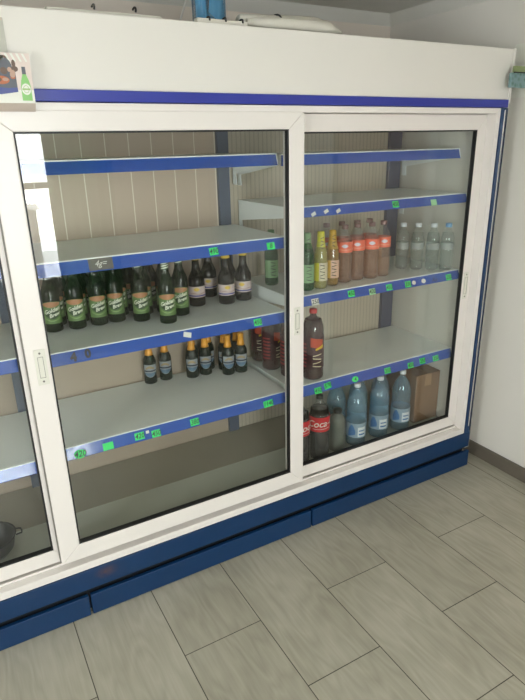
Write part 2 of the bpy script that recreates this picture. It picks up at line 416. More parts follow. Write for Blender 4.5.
# door edge seal brush on front door's left side
obj('edge_seal', bx(.1515, .1555, .004, .030, .262, 1.74), M['gripe'], df)
# interior posts
for a, b in ((.140, .178), (1.090, 1.142), (2.052, 2.128), (-.865, -.83)):
    bm = bmesh.new(); box(bm, a, b, .530, YI, .275, 1.735)
    part('shelf_post', bm, M['post'])
# deck
bm = bmesh.new()
prism(bm, [(.078, .20), (.078, .25), (.29, .25), (.29, .20)], lambda u, v, t: (t, u, v), IX0, IX1); part('deck', bm, M['deck'])
bm = bmesh.new()
prism(bm, [(.29, .20), (.29, .251), (.545, .278), (.545, .20)], lambda u, v, t: (t, u, v), IX0, IX1); part('deck_back', bm, M['riser'])  # back of the deck, sloped up and greyer than its front

RAILS = {}
def rail_y(sh, z):
    y0, zt, lip = RAILS[sh.name]
    return y0-.004-.014*(zt-z)/lip
def price_tag(shelf, x, z, w=.034, h=.025, m='tag', txt=None, tilt=0, rd=False, label=None):
    bm = bmesh.new()
    Y = lambda zz: rail_y(shelf, zz)
    c, s = math.cos(tilt), math.sin(tilt)
    if rd: pts = [(w/2*math.cos(2*PI*k/14), h/2*math.sin(2*PI*k/14)) for k in range(14)]
    else: pts = [(-w/2, -h/2), (w/2, -h/2), (w/2, h/2), (-w/2, h/2)]
    f = lambda u, v: (x+u*c-v*s, z+u*s+v*c)
    prism(bm, pts, lambda u, v, t: (f(u, v)[0], t+Y(f(u, v)[1]), f(u, v)[1]), -.0012, 0)
    if txt:
        add_text(bm, txt, h*.95, lambda u, v: (f(u, v)[0], Y(f(u, v)[1])-.0016, f(u, v)[1]), shear=.2, bold=.0004, mi=1)
    o = obj('price_tag', bm, [M[m], M['ink']], shelf, fix=False)
    if label: o['label'] = label
    return o
def shelf(x0, x1, z, y0=.10, lip=.041, tags=(), plain=False):
    bm = bmesh.new(); box(bm, x0, x1, y0+.0005, .530, z-.012, z, .0015)
    box(bm, x0+.004, x1-.004, y0+.002, y0+.02, z-.03, z-.010)
    sh = part('shelf', bm, M['shelf'])
    bm = bmesh.new()
    RAILS[sh.name] = (y0, z, lip)
    prism(bm, [(y0-.018, z-lip), (y0-.004, z-.001), (y0-.0005, z-.001), (y0-.0005, z-lip)], lambda u, v, t: (t, u, v), x0+.003, x1-.003)
    obj('price_rail', bm, M['rail'], sh)
    bm = bmesh.new(); box(bm, x0, x1, y0-.006, y0, z-.003, z+.001)
    obj('rail_edging', bm, M['shelf'], sh)
    obj('rail_lower_edge', bx(x0, x1, y0-.019, y0, z-lip-.002, z-lip), M['rail'], sh)
    for a in (x0, x1-.003):
        bm = bmesh.new(); prism(bm, [(.528, z-.012), (y0, z-.012), (y0, z-.035), (y0+.05, z-.045), (.500, z-.085), (.495, z-.13), (.528, z-.13)], lambda u, v, t: (t, u, v), a, a+.003)
        obj('shelf_bracket', bm, M['shelf'], sh)
    bm = bmesh.new(); prism(bm, [(y0-.019, z-lip-.002), (y0-.006, z+.001), (y0, z+.001), (y0, z-lip-.002)], lambda u, v, t: (t, u, v), x1-.004, x1); obj('end_cap', bm, M['shelf'], sh)
    for t in tags: price_tag(sh, *t[0], **t[1])
    return sh
T = lambda x, z, **k: ((x, z), k)
LX0, LX1, RX0, RX1 = .185, 1.160, 1.180, 2.138
LZ = {2: 1.308, 3: 1.008, 4: .654}; RZ = {2: 1.413, 3: 1.058, 4: .658}
shelf(LX0, LX1, 1.610, .165, .040)
s2 = shelf(LX0, LX1, LZ[2], tags=[T(.846, 1.284, txt='490', tilt=.03), T(1.085, 1.279, txt='8')])
s3 = shelf(LX0, LX1, LZ[3], tags=[T(1.021, .985, txt='450')])
price_tag(s3, .723, .988, .030, .018, 'paper', tilt=-.3, label='torn scrap of white paper')
s4 = shelf(LX0, LX1, LZ[4], lip=.043, tags=[T(.284, .622, txt='420', rd=True, w=.042, h=.030), T(.385, .623, txt=None, w=.038), T(.504, .629, txt='420', w=.036), T(.568, .623, txt='450', w=.034),
    T(.727, .627, txt='380', w=.036), T(1.060, .622, txt='1140', w=.044, tilt=.05)])
price_tag(s4, .536, .636, .012, .010, 'paper', label='small scrap of white paper')
shelf(RX0, RX1, 1.606, .165, .040)
r2 = shelf(RX0, RX1, RZ[2], lip=.038, tags=[T(1.704, 1.392, txt='450'), T(1.925, 1.385, m='tagp', txt=None)])
for x, z in ((1.28, 1.383), (1.342, 1.389), (1.401, 1.387)): price_tag(r2, x, z, .022, .012, 'paper', tilt=.4, label='torn scrap of white paper')
r3 = shelf(RX0, RX1, RZ[3], tags=[T(1.293, 1.027, m='paper', txt='250', w=.036, label='white price tag'), T(1.482, 1.034, txt='450', w=.034, rd=False), T(1.596, 1.027, m='tagp', txt='420', label='faded pale green price tag'), T(1.694, 1.032, txt='450'),
    T(1.805, 1.031, txt='250'), T(2.063, 1.030, txt='250')])
price_tag(r3, 1.842, 1.033, .022, .018, 'paper', rd=True); price_tag(r3, 1.902, 1.033, .026, .020, 'paper', rd=True)
r4 = shelf(RX0, RX1, RZ[4], lip=.046, tags=[T(1.313, .621, txt='450', w=.036), T(1.367, .631, txt='570', w=.036, tilt=.1), T(1.520, .627, txt='4', w=.036, rd=True), T(1.713, .627, txt='350', w=.036),
    T(1.858, .623, txt='450', w=.036), T(1.936, .629, txt='250', w=.036), T(2.025, .625, txt='350', w=.038)])
shelf(-.825, .170, 1.32); shelf(-.825, .170, 1.016); shelf(-.825, .170, .637); shelf(-.825, .170, 1.61, .165, .04)
# handwriting and scribble on the rails
bm = bmesh.new(); add_text(bm, '4', .038, lambda u, v: (.310+u, rail_y(s3, .984+v)-.0006, .984+v), bold=.0022)
obj('handwritten_digit', bm, M['marker'], s3, fix=False)
bm = bmesh.new(); add_text(bm, '0', .038, lambda u, v: (.358+u, rail_y(s3, .987+v)-.0006, .987+v), bold=.0022)
obj('handwritten_digit', bm, M['marker'], s3, fix=False)
M['mask'] = mat('grey_tape', srgb(112, 106, 100), .5, noise=.3, nscale=60)
bm = bmesh.new(); prism(bm, [(.398, 1.268), (.478, 1.268), (.478, 1.3065), (.398, 1.3065)], lambda u, v, t: (u, rail_y(s2, v)+t, v), -.001, 0)
add_text(bm, '4g=', .026, lambda u, v: (.436+u, rail_y(s2, 1.288+v)-.0016, 1.288+v), shear=.4, mi=1)
obj('rail_tape', bm, [M['mask'], M['paper']], s2, fix=False)
bm = bmesh.new(); add_text(bm, 'Ax', .03, lambda u, v: (1.969+u, rail_y(r3, 1.030+v)-.0006, 1.030+v), shear=.4); obj('handwritten_mark', bm, M['marker'], r3, fix=False)

# ------------------------------------------------------------------ bottles
M['g_green'] = clear('beer_bottle_green', (.10, .22, .10, 1), .62, srgb(22, 40, 18), .05)
M['g_dark'] = clear('stout_bottle_black', (.06, .05, .03, 1), .85, srgb(26, 24, 18), .05)
M['g_deep'] = clear('beer_bottle_deep_green', (.08, .14, .10, 1), .75, srgb(20, 34, 28), .05)
M['pet'] = clear('clear_plastic', (.96, .97, .96, 1), .05, srgb(225, 230, 230), .04, 1.75)
M['petblue'] = clear('pale_blue_plastic', (.90, .95, .97, 1), .10, srgb(170, 200, 210), .07, 1.6)
M['petgreen'] = clear('green_plastic', (.25, .55, .28, 1), .25, srgb(50, 105, 55), .07)
def liquid(n, c, body=.55): return clear(n, tuple(min(1, v**.5) for v in c[:3])+(1,), body, c, .1, 1.05)
M['l_pink'] = liquid('pink_brown_drink', srgb(216, 178, 152), .20)
M['l_yellow'] = liquid('yellow_drink', srgb(196, 186, 70), .45)
M['l_orange'] = liquid('amber_drink', srgb(200, 160, 78), .45)
M['l_green'] = liquid('green_drink', srgb(70, 125, 70), .5)
M['l_water'] = liquid('water', srgb(225, 232, 230), .03)
M['l_bluewater'] = liquid('blue_tinted_water', srgb(184, 220, 236), .12)
M['l_kvas'] = liquid('dark_brown_drink', srgb(66, 24, 20), .85)
M['l_cola'] = liquid('black_cola', srgb(22, 18, 16), .95)
M['l_red'] = liquid('dark_red_drink', srgb(110, 46, 36), .8)
def pm(n, c, r=.4, **k): M[n] = mat(n, srgb(*c), r, **k)
pm('gb_green', (92, 122, 66)); pm('gb_dark', (34, 64, 26)); pm('gb_orange', (176, 124, 84)); pm('gb_script', (222, 226, 205))
pm('gb_line', (150, 180, 110)); pm('st_label', (206, 188, 182)); pm('st_band', (52, 56, 128)); pm('st_gold', (214, 182, 60)); pm('st_pink', (176, 140, 128))
pm('foil', (226, 158, 52), .28, metal=.15); pm('silver_label', (150, 155, 158), .35); pm('steel_blue', (84, 112, 134), .4); pm('navy', (30, 40, 60)); pm('tanpatch', (160, 142, 106))
pm('pk_label', (232, 112, 84)); pm('pk_light', (236, 150, 120)); pm('pk_cap', (128, 100, 96)); pm('pk_silver', (210, 210, 220), .25)
pm('ye_label', (214, 206, 40)); pm('cream_label', (214, 204, 170)); pm('dk_stroke', (44, 46, 24)); pm('or_label', (214, 170, 60)); pm('gn_label', (120, 158, 110)); pm('blush_label', (222, 186, 160))
pm('cap_white', (215, 222, 224)); pm('cap_blue', (110, 160, 200)); pm('red', (198, 22, 36)); pm('red_cap', (196, 48, 44)); pm('kv_orange', (190, 70, 36)); pm('kv_yellow', (226, 190, 40)); pm('kv_dark', (60, 24, 30)); pm('kv_stripe', (150, 60, 60))
pm('w_label', (136, 158, 172)); pm('w_label2', (60, 110, 160)); pm('black_cap', (26, 34, 30)); pm('lilac', (120, 60, 60))

def bottle_body(prof, m, parent): 
    bm = bmesh.new(); lathe(bm, prof, 24); return obj('bottle_body', bm, m, parent, True, fix=False)
def cap(r, z0, z1, m, parent, name='cap', crimp=False):
    bm = bmesh.new(); n = 24
    if crimp:
        rows = []
        for rr, z in ((r*1.1, z0), (r*1.12, z0+.002), (r*.98, z1-.0015), (r*.85, z1)):
            rows.append([bm.verts.new((rr*(1+(.05 if k % 2 and z < z1-.002 else 0))*math.sin(2*PI*k/n), -rr*(1+(.05 if k % 2 and z < z1-.002 else 0))*math.cos(2*PI*k/n), z)) for k in range(n)])
        for a, b in zip(rows, rows[1:]):
            for k in range(n): bm.faces.new((a[k], a[(k+1) % n], b[(k+1) % n], b[k]))
        bm.faces.new(rows[-1]); bm.faces.new(rows[0][::-1])
    else: lathe(bm, [(r, z0), (r*1.02, z0+.001), (r, z1-.002), (r*.9, z1)], n)
    return obj(name, bm, m, parent, True)
HID = (0, 0, -50)

def make_golden():
    t = thing('beer_bottle', '', 'bottle')
    H, R = .265, .0325
    bottle_body([(R*.8, 0), (R*.97, .003), (R, .008), (R, .138), (R*.94, .152), (R*.72, .170), (.0165, .190), (.0145, .205), (.0135, .250), (.0150, .252), (.0150, .258), (.0125, .260)], M['g_green'], t)
    cap(.0145, .256, .265, M['st_gold'], t, crimp=True)
    bm = bmesh.new(); r = R+.0004
    A = 1.25
    cyl_patch(bm, r, .034, .118, -A, A, 20, shape=lambda u: (0, .90+.10*math.sin(PI*u)), mi=0)
    cyl_patch(bm, r+.0004, .096, .117, -A*.8, A*.8, 16, shape=lambda u: (.35*(1-math.sin(PI*u))+.0, .70+.28*math.sin(PI*u)), mi=1)
    cyl_patch(bm, r+.0004, .052, .092, -A*.75, A*.75, 16, shape=lambda u: (.5-.5*math.sin(PI*u), .5+.45*math.sin(PI*u)), mi=2)
    cyl_patch(bm, r+.0006, .044, .060, -A*.72, A*.72, 16, shape=lambda u: (.75*abs(2*u-1)**2, .16+.75*abs(2*u-1)**2), mi=4)
    add_text(bm, 'Golden', .0205, wrap(r+.0009, .084, -.04, .26), shear=.35, bold=.0006, mi=3)
    add_text(bm, 'Brew', .0190, wrap(r+.0009, .068, .20, .26), shear=.35, bold=.0006, mi=3)
    obj('front_label', bm, [M['gb_green'], M['gb_orange'], M['gb_dark'], M['gb_script'], M['gb_line']], t, fix=False)
    bm = bmesh.new()
    cyl_patch(bm, (.0160, .0146), .205, .245, -1.5, 1.5, 14, mi=0)
    for k in range(4):
        zz = .209+.0085*k
        cyl_patch(bm, .0172-.0003*k, zz, zz+.010, -.9, .9, 8, shape=lambda u: (u*.5, u*.5+.44), mi=1)
    obj('neck_label', bm, [M['gb_dark'], M['gb_script']], t, fix=False)
    return t
def make_stout():
    t = thing('stout_bottle', '', 'bottle'); R = .0345
    bottle_body([(R*.8, 0), (R*.97, .003), (R, .008), (R, .106), (R*.96, .118), (R*.78, .132), (.0185, .150), (.0160, .164), (.0145, .196), (.0155, .199), (.0130, .201)], M['g_dark'], t)
    cap(.0165, .194, .207, M['st_gold'], t, crimp=True)
    bm = bmesh.new(); r = R+.0004
    cyl_patch(bm, r, .040, .086, -1.6, 1.6, 24, mi=0)
    cyl_patch(bm, r+.0004, .044, .050, -1.6, 1.6, 24, mi=1)
    cyl_patch(bm, r+.0004, .066, .082, -.55, .25, 8, shape=lambda u: (.5-.5*math.sin(PI*u), .5+.5*math.sin(PI*u)), mi=2)
    cyl_patch(bm, r+.0004, .052, .060, -.9, 1.1, 10, shape=lambda u: (.3*math.sin(9*u)+.3, .3*math.sin(9*u)+.7), mi=3)
    obj('front_label', bm, [M['st_label'], M['st_band'], M['st_gold'], M['st_pink']], t, fix=False)
    return t
def make_goldneck():
    t = thing('beer_bottle', '', 'bottle'); R = .0285
    bottle_body([(R*.8, 0), (R*.97, .003), (R, .008), (R, .100), (R*.94, .112), (R*.7, .128), (.0145, .144), (.0130, .155), (.0125, .176), (.0128, .182)], M['g_deep'], t)
    bm = bmesh.new(); lathe(bm, [(.0188, .132), (.0163, .143), (.0142, .155), (.0135, .176), (.0148, .178), (.0150, .184), (.0120, .187)], 20)
    obj('gold_foil', bm, M['foil'], t, True)
    bm = bmesh.new(); r = R+.0004
    cyl_patch(bm, r, .034, .092, -1.05, 1.05, 18, shape=lambda u: (.42*abs(2*u-1)**2.2, 1), mi=0)
    cyl_patch(bm, r+.0004, .036, .060, -.95, .95, 18, shape=lambda u: (.75*abs(2*u-1)**2, .8), mi=1)
    cyl_patch(bm, r+.0005, .060, .067, -1.0, 1.0, 12, mi=2)
    cyl_patch(bm, r+.0005, .070, .088, -.7, .6, 12, shape=lambda u: (.35*math.sin(PI*u), .35+.6*math.sin(PI*u)), mi=3)
    obj('front_label', bm, [M['silver_label'], M['steel_blue'], M['navy'], M['tanpatch']], t, fix=False)
    return t
def make_pet(name, H, R, liq, capm, labfn, level=.78, body='pet', neck=.0125, shoulder=.62, waist=0):
    t = thing(name, '', 'bottle')
    pr = [(R*.55, .002), (R*.8, 0), (R*.97, .006), (R, .014)]
    n = 20 if waist else 5
    zs = H*shoulder
    for k in range(1, n+1):
        z = .014+(zs-.014)*k/n
        pr.append((R*(1-waist*(1 if k % 2 else 0)*(1 if z < .3*H or z > .45*H else .2)), z))
    pr += [(R*.95, zs+.02*H/.25), (R*.75, zs+.045*H/.25), (R*.5, H*.86), (neck, H*.91), (neck, H-.016)]
    bottle_body(pr, M[body], t)
    cap(neck+.0022, H-.018, H, M[capm], t)
    if liq:
        lv = H*level; q = []
        for r, z in pr:
            if z < lv: q.append((max(r-.0018, .003), z+.0012))
        q.append((max(.004, (q[-1][0])*.93), lv))
        bm = bmesh.new(); lathe(bm, q, 20); obj('drink', bm, M[liq], t, True, fix=False)
    labfn(t, R)
    return t
def strokes(bm, R, z0, z1, ac, w, n, mi):
    for k in range(n):
        zc = z0+(z1-z0)*(k+.5)/n; dz = (z1-z0)/n*.42
        cyl_patch(bm, R, zc-dz, zc+dz, ac-w, ac+w, 8, shape=lambda u, k=k: ((.15+.5*u) if k % 2 else (.6-.45*u), (.42+.5*u) if k % 2 else (.9-.45*u)), mi=mi)
def lab_pink(t, R):
    bm = bmesh.new(); r = R+.0005
    cyl_patch(bm, r, .134, .180, -PI, PI, 28, mi=0)
    cyl_patch(bm, r+.0004, .154, .170, -.45, .45, 12, shape=lambda u: (.5-.5*math.sin(PI*u), .5+.5*math.sin(PI*u)), mi=1)
    cyl_patch(bm, r+.0004, .144, .148, -1.8, 1.8, 16, mi=2)
    obj('wrap_label', bm, [M['pk_label'], M['pk_silver'], M['pk_light']], t, fix=False)
def lab_y(a, b):
    def f(t, R):
        bm = bmesh.new(); r = R+.0005
        cyl_patch(bm, r, .035, .112, -1.2, 1.2, 18, mi=1)
        cyl_patch(bm, r+.0002, .035, .112, -1.2, -.35, 8, mi=0)
        strokes(bm, r+.0006, .040, .108, .15, .34, 5, 2)
        obj('front_label', bm, [M[a], M[b], M['dk_stroke']], t, fix=False)
        bm = bmesh.new()
        lathe(bm, [(R*.80+.001, .158), (R*.62+.001, .178), (.0160, .205), (.0150, .232), (.0135, .2365)], 20)
        strokes(bm, .0235, .166, .222, .1, .3, 4, 1)
        obj('neck_sleeve', bm, [M[a], M['dk_stroke']], t, True, fix=False)
    return f
def lab_water(t, R):
    bm = bmesh.new(); cyl_patch(bm, R+.0005, .098, .128, -PI, PI, 24); obj('wrap_label', bm, M['lab_clear'], t, fix=False)
M['lab_clear'] = clear('frosted_label', (.8, .82, .8, 1), .45, srgb(205, 212, 208), .2)
def lab_kvas(t, R):
    bm = bmesh.new(); r = R+.0005
    cyl_patch(bm, r, .055, .205, -PI, PI, 32, mi=0)
    cyl_patch(bm, r+.0004, .145, .200, -.35, .85, 14, shape=lambda u: (.25*(1-u), 1-.2*u), mi=1)
    cyl_patch(bm, r+.0007, .138, .172, .1, .9, 12, shape=lambda u: (.1+.3*u, .35+.45*u), mi=2)
    for k in range(7): cyl_patch(bm, r+.0004, .062+.017*k, .070+.017*k, -1.6, -.75, 6, mi=3)
    strokes(bm, r+.0008, .058, .128, .28, .42, 4, 4)
    obj('wrap_label', bm, [M['kv_dark'], M['kv_orange'], M['kv_yellow'], M['kv_stripe'], M['cream_label']], t, fix=False)
def lab_cola(t, R):
    bm = bmesh.new(); r = R+.0005
    cyl_patch(bm, r, .150, .222, -PI, PI, 32, mi=0)
    add_text(bm, 'Coca-Cola', .046, wrap(r+.0018, .192, 0.62, .06), shear=.3, bold=.0004, mi=1)
    cyl_patch(bm, r+.0006, .160, .170, -.8, .9, 14, shape=lambda u: (.2+.4*u*u, .40+.5*u*u), mi=1)
    obj('wrap_label', bm, [M['red'], M['paper']], t, fix=False)
def lab_big(t, R):
    bm = bmesh.new(); r = R+.0005
    cyl_patch(bm, r, .050, .125, -PI, PI, 28, mi=0)
    cyl_patch(bm, r+.0004, .055, .105, .0, .85, 10, mi=1)
    cyl_patch(bm, r+.0004, .055, .118, -1.0, -.25, 10, shape=lambda u: (.2*u, .5+.5*math.sin(PI*u)), mi=2)
    cyl_patch(bm, r+.0008, .064, .072, .1, .75, 6, mi=2); cyl_patch(bm, r+.0008, .084, .090, .1, .75, 6, mi=2)
    obj('wrap_label', bm, [M['w_label'], M['cap_white'], M['w_label2']], t, fix=False)
P = {}
P['golden'] = make_golden(); P['stout'] = make_stout(); P['gold'] = make_goldneck()
P['pink'] = make_pet('juice_bottle', .250, .0345, 'l_pink', 'pk_cap', lab_pink, .68)
P['yellow'] = make_pet('soda_bottle', .240, .0300, 'l_yellow', 'ye_label', lab_y('ye_label', 'cream_label'), .74, shoulder=.55)
P['amber'] = make_pet('soda_bottle', .236, .0300, 'l_orange', 'or_label', lab_y('or_label', 'blush_label'), .74, shoulder=.55)
P['green'] = make_pet('soda_bottle', .240, .0300, 'l_green', 'gn_label', lab_y('gn_label', 'gn_label'), .74, body='petgreen', shoulder=.55)
P['clear'] = make_pet('water_bottle', .218, .0310, 'l_water', 'cap_white', lab_water, .80, waist=.06)
P['clearb'] = make_pet('water_bottle', .218, .0310, 'l_water', 'cap_blue', lab_water, .80, waist=.06)
P['kvas'] = make_pet('soft_drink_bottle', .318, .0480, 'l_kvas', 'red_cap', lab_kvas, .93, neck=.0145, shoulder=.68)
P['redpet'] = make_pet('soft_drink_bottle', .255, .0370, 'l_red', 'red_cap', lab_kvas, .80, neck=.0125) if False else None
P['cola'] = make_pet('cola_bottle', .318, .0480, 'l_cola', 'black_cap', lab_cola, .80, neck=.0135)
P['big'] = make_pet('large_water_bottle', .318, .0485, 'l_bluewater', 'cap_white', lab_big, .88, body='petblue', neck=.0140, waist=.05)
protos_used = set()
def put(kind, x, y, z, label, group=None, face=.75, rz=0, sc=1):
    src = P[kind]
    if kind in protos_used:
        r = src.copy(); COL.objects.link(r)
        for ch in [c for c in bpy.data.objects if c.parent == src]:
            c = ch.copy(); COL.objects.link(c); c.parent = r
    else: r = src; protos_used.add(kind)
    r.location = (x, y, z+.0006); r.rotation_euler = (0, 0, -math.atan2(x, y+1.75)*face+rz)
    r.scale = (sc, sc, sc)
    r['label'] = label
    if group: r['group'] = group
    elif 'group' in r: del r['group']
    return r
ordn = ['first', 'second', 'third', 'fourth', 'fifth', 'sixth', 'seventh', 'eighth', 'ninth', 'tenth']
def row(kind, pts, z, what, grp, **k):
    for i, (x, y) in enumerate(pts): put(kind, x, y, z, what % ordn[i], grp, rz=random.uniform(-.12, .12), **k)
GL = 'green lager bottles with script labels'
row('golden', [(.303, .352), (.386, .342), (.468, .343), (.538, .346), (.622, .300), (.700, .216), (.783, .288)], LZ[3], 'green lager bottle with white script label, %s from left in front row', GL)
row('golden', [(.330, .425), (.415, .420), (.500, .420), (.575, .425), (.665, .385), (.742, .365)], LZ[3], 'green lager bottle half hidden, %s from left in second row', GL)
row('golden', [(.360, .497), (.450, .495), (.540, .497), (.630, .470), (.712, .455)], LZ[3], 'green lager bottle at shelf back, %s from left in rear row', GL)
SG = 'dark brown bottles with yellow caps'
for x, y, l in ((.893, .380, 'dark bottle with yellow cap and pinkish label, leftmost of its five'), (1.000, .492, 'dark bottle with yellow cap standing at the back behind two others'),
                (1.012, .340, 'dark bottle with yellow cap and blue banded label, front middle'), (1.100, .352, 'dark bottle with yellow cap and blue banded label, rightmost'), (1.072, .440, 'dark bottle with yellow cap behind the two rightmost ones')):
    put('stout', x, y, LZ[3], l, SG, rz=random.uniform(-.2, .2))
GG = 'small beer bottles with gold foil necks'
row('gold', [(.695, .497), (.768, .500)], LZ[4], 'small gold-necked beer bottle of the left pair, %s from left', GG)
row('gold', [(.880, .458), (.946, .458), (1.034, .402), (1.098, .396)], LZ[4], 'small gold-necked beer bottle, %s from left in the right cluster front', GG)
row('gold', [(.905, .5145), (.985, .512), (1.045, .466), (1.108, .462)], LZ[4], 'small gold-necked beer bottle, %s from left behind the right cluster front', GG)
# right section, shelf with soft drinks
put('green', 1.309, .170, RZ[3], 'green bottled soda with pale label beside the yellow one', 'slim soda bottles')
put('yellow', 1.376, .168, RZ[3], 'yellow bottled soda with yellow neck sleeve, front row', 'slim soda bottles')
put('amber', 1.450, .186, RZ[3], 'amber bottled soda with cream label next to the pink bottles', 'slim soda bottles')
put('green', 1.235, .340, RZ[3], 'green soda bottle at left end of shelf, seen through the middle door', 'slim soda bottles')
put('green', 1.340, .262, RZ[3], 'green soda bottle behind the yellow one', 'slim soda bottles')
PG = 'pink drinks with orange labels'
row('pink', [(1.530, .205), (1.604, .211), (1.676, .199), (1.752, .209)], RZ[3], 'pink drink bottle with orange-red label, %s from left in front', PG)
row('pink', [(1.500, .300), (1.585, .300), (1.665, .290), (1.745, .300)], RZ[3], 'pink drink bottle partly hidden, %s from left in second row', PG)
row('clear', [(1.932, .272), (1.980, .222)], RZ[3], 'clear water bottle with white cap, %s from left', 'clear water bottles')
put('clear', 2.029, .171, RZ[3], 'clear water bottle with white cap beside the blue capped one', 'clear water bottles')
put('clearb', 2.086, .134, RZ[3], 'clear water bottle with blue cap against cabinet wall', 'clear water bottles')
# dark soft drinks on the shelf below
KG = 'dark soft drinks with red caps'
put('kvas', 1.330, .152, RZ[4], 'large dark brown soft drink with red cap and orange label, in front', KG)
put('kvas', 1.264, .228, RZ[4], 'dark soft drink bottle left of the front one, half behind the door stile', KG)
put('kvas', 1.234, .350, RZ[4], 'dark soft drink bottle, middle of the three seen through the middle door', KG, rz=.5, sc=.93)
put('kvas', 1.245, .470, RZ[4], 'dark soft drink bottle at the very back near the cabinet post', KG, rz=-.4, sc=.93)
# deck
put('cola', 1.362, .140, .25, 'large cola bottle with full red label, right of the two', 'cola bottles')
put('cola', 1.258, .150, .25, 'large cola bottle cut by the door stile, left of the two', 'cola bottles', rz=.8)
BG = 'large blue tinted water bottles'
row('big', [(1.588, .150), (1.736, .156), (1.880, .156)], .25, 'large blue tinted water bottle, %s from left in front', BG)
row('big', [(1.530, .236), (1.668, .240), (1.812, .240)], .25, 'large blue tinted water bottle, %s from left in second row', BG)
# cardboard box, translucent container, bowl
M['card'] = mat('brown_cardboard', srgb(140, 110, 80), .75, noise=.3, nscale=12, bump=.2)
M['tape'] = mat('parcel_tape', srgb(162, 130, 96), .3)
t = thing('cardboard_box', 'brown cardboard box at right end of cabinet floor', 'box', (2.052, .215, .2505), -.03)
obj('box_body', bx(-.080, .080, -.07, .065, 0, .262, .003), M['card'], t)
bm = bmesh.new(); box(bm, -.080, -.002, -.0705, .065, .262, .265); obj('box_flap', bm, M['card'], t)
obj('box_flap', bx(.002, .080, -.0705, .065, .262, .266), M['card'], t)
bm = bmesh.new(); box(bm, -.02, .02, -.0712, -.07, .20, .262); obj('packing_tape', bm, M['tape'], t)
M['frost'] = clear('frosted_plastic', (.6, .64, .6, 1), .6, srgb(120, 126, 116), .3)
t = thing('plastic_canister', 'frosted grey plastic canister between the cola and the water bottles', 'canister', (1.474, .150, .2505))
bm = bmesh.new(); lathe(bm, [(.036, 0), (.038, .004), (.038, .16), (.034, .175), (.018, .190), (.018, .2)], 20); obj('canister_body', bm, M['frost'], t, True)
bm = bmesh.new(); lathe(bm, [(.021, .196), (.021, .212), (.018, .214)], 20); obj('lid', bm, M['black_cap'], t, True)
t = thing('round_bowl', 'dark round metal bowl on cabinet floor at far left', 'bowl', (-.055, .19, .2505))
bm = bmesh.new(); lathe(bm, [(.05, 0), (.055, .002), (.078, .03), (.088, .075), (.092, .08), (.086, .077), (.074, .032), (.05, .006)], 32)
M['bowl'] = mat('dark_enamel', srgb(40, 40, 38), .35); obj('bowl_shell', bm, M['bowl'], t, True)
bm = bmesh.new(); 
for s in (-1, 1): tube(bm, [(s*.088, -.02, .07), (s*.108, -.015, .068), (s*.110, 0, .067), (s*.108, .015, .068), (s*.088, .02, .07)], .003, 6)
obj('bowl_handle', bm, M['bowl'], t, True)
P2 = put('golden', .020, .330, 1.016, 'green lager bottle behind the left door, cut by the frame edge', GL)
for k in [v for v in P if P[v] is not None and v not in protos_used]:
    for c in [c for c in bpy.data.objects if c.parent == P[k]]: bpy.data.objects.remove(c)
    bpy.data.objects.remove(P[k])

# ------------------------------------------------------------------ things on and around the cabinet
# promotional leaflet hanging on the header, left
M['photo_bg'] = mat('leaflet_pale', srgb(222, 205, 196), .4, noise=.15, nscale=40)
M['photo_brown'] = mat('leaflet_brown', srgb(104, 78, 60), .4, noise=.5, nscale=60)
M['photo_grey'] = mat('leaflet_slate', srgb(88, 92, 100), .4, noise=.4, nscale=60)
M['photo_orange'] = mat('leaflet_orange', srgb(190, 100, 52), .4, noise=.3, nscale=60)
M['photo_blue'] = mat('leaflet_blue', srgb(58, 68, 130), .4)
M['photo_green'] = mat('leaflet_green', srgb(128, 186, 104), .4)
M['photo_skin'] = mat('leaflet_tan', srgb(176, 142, 122), .4)
M['leaf_edge'] = mat('leaflet_shaded_card', srgb(190, 176, 164), .5)
t = thing('beer_poster', 'small beer leaflet with green bottle picture on the cabinet header', 'poster', (-.014, 0, -.006))
y0 = -.030
bm = bmesh.new(); box(bm, -.10, .302, y0, y0+.002, 1.768, 1.888); o = obj('poster_card', bm, M['paper'], t)
bm = bmesh.new()
def flat(bm, pts, y, mi): 
    f = bm.faces.new([bm.verts.new((u, y, v)) for u, v in pts]); f.material_index = mi
def ell(cx, cz, rx, rz, n=16): return [(cx+rx*math.cos(2*PI*k/n), cz+rz*math.sin(2*PI*k/n)) for k in range(n)]
flat(bm, [(-.10, 1.800), (.302, 1.800), (.302, 1.888), (-.10, 1.888)], y0-.0004, 0)
flat(bm, [(-.10, 1.800), (.262, 1.800), (.262, 1.842), (.16, 1.846), (-.10, 1.84)], y0-.0006, 2)
for cx, cz, rx, rz, m_ in ((.135, 1.852, .020, .018, 1), (.160, 1.845, .018, .030, 2), (.205, 1.848, .017, .026, 1), (.240, 1.850, .016, .026, 2), (.236, 1.872, .012, .010, 1), (.206, 1.868, .010, .012, 2), (.19, 1.822, .030, .013, 3), (.225, 1.823, .020, .010, 3), (.10, 1.83, .03, .03, 1), (.03, 1.84, .03, .03, 2)):
    flat(bm, ell(cx, cz, rx, rz), y0-.0008-.0001*m_, m_)
rr = random.Random(3)
for k in range(34):
    cx, cz = rr.uniform(.05, .262), rr.uniform(1.822, 1.882)
    flat(bm, ell(cx, cz, rr.uniform(.004, .010), rr.uniform(.004, .011), 9), y0-.0010-.00001*k, rr.choice((0, 1, 1, 2, 2, 6, 6, 3)))
flat(bm, [(-.10, 1.812), (.10, 1.818), (.18, 1.809), (.24, 1.804), (.262, 1.806), (.262, 1.795), (.22, 1.789), (.17, 1.788), (.10, 1.79), (-.10, 1.79)], y0-.0014, 4)
for k in range(5):
    flat(bm, [(.235+.014*k, 1.868), (.240+.014*k, 1.868), (.232+.014*k, 1.887), (.226+.014*k, 1.887)], y0-.0009, 5)
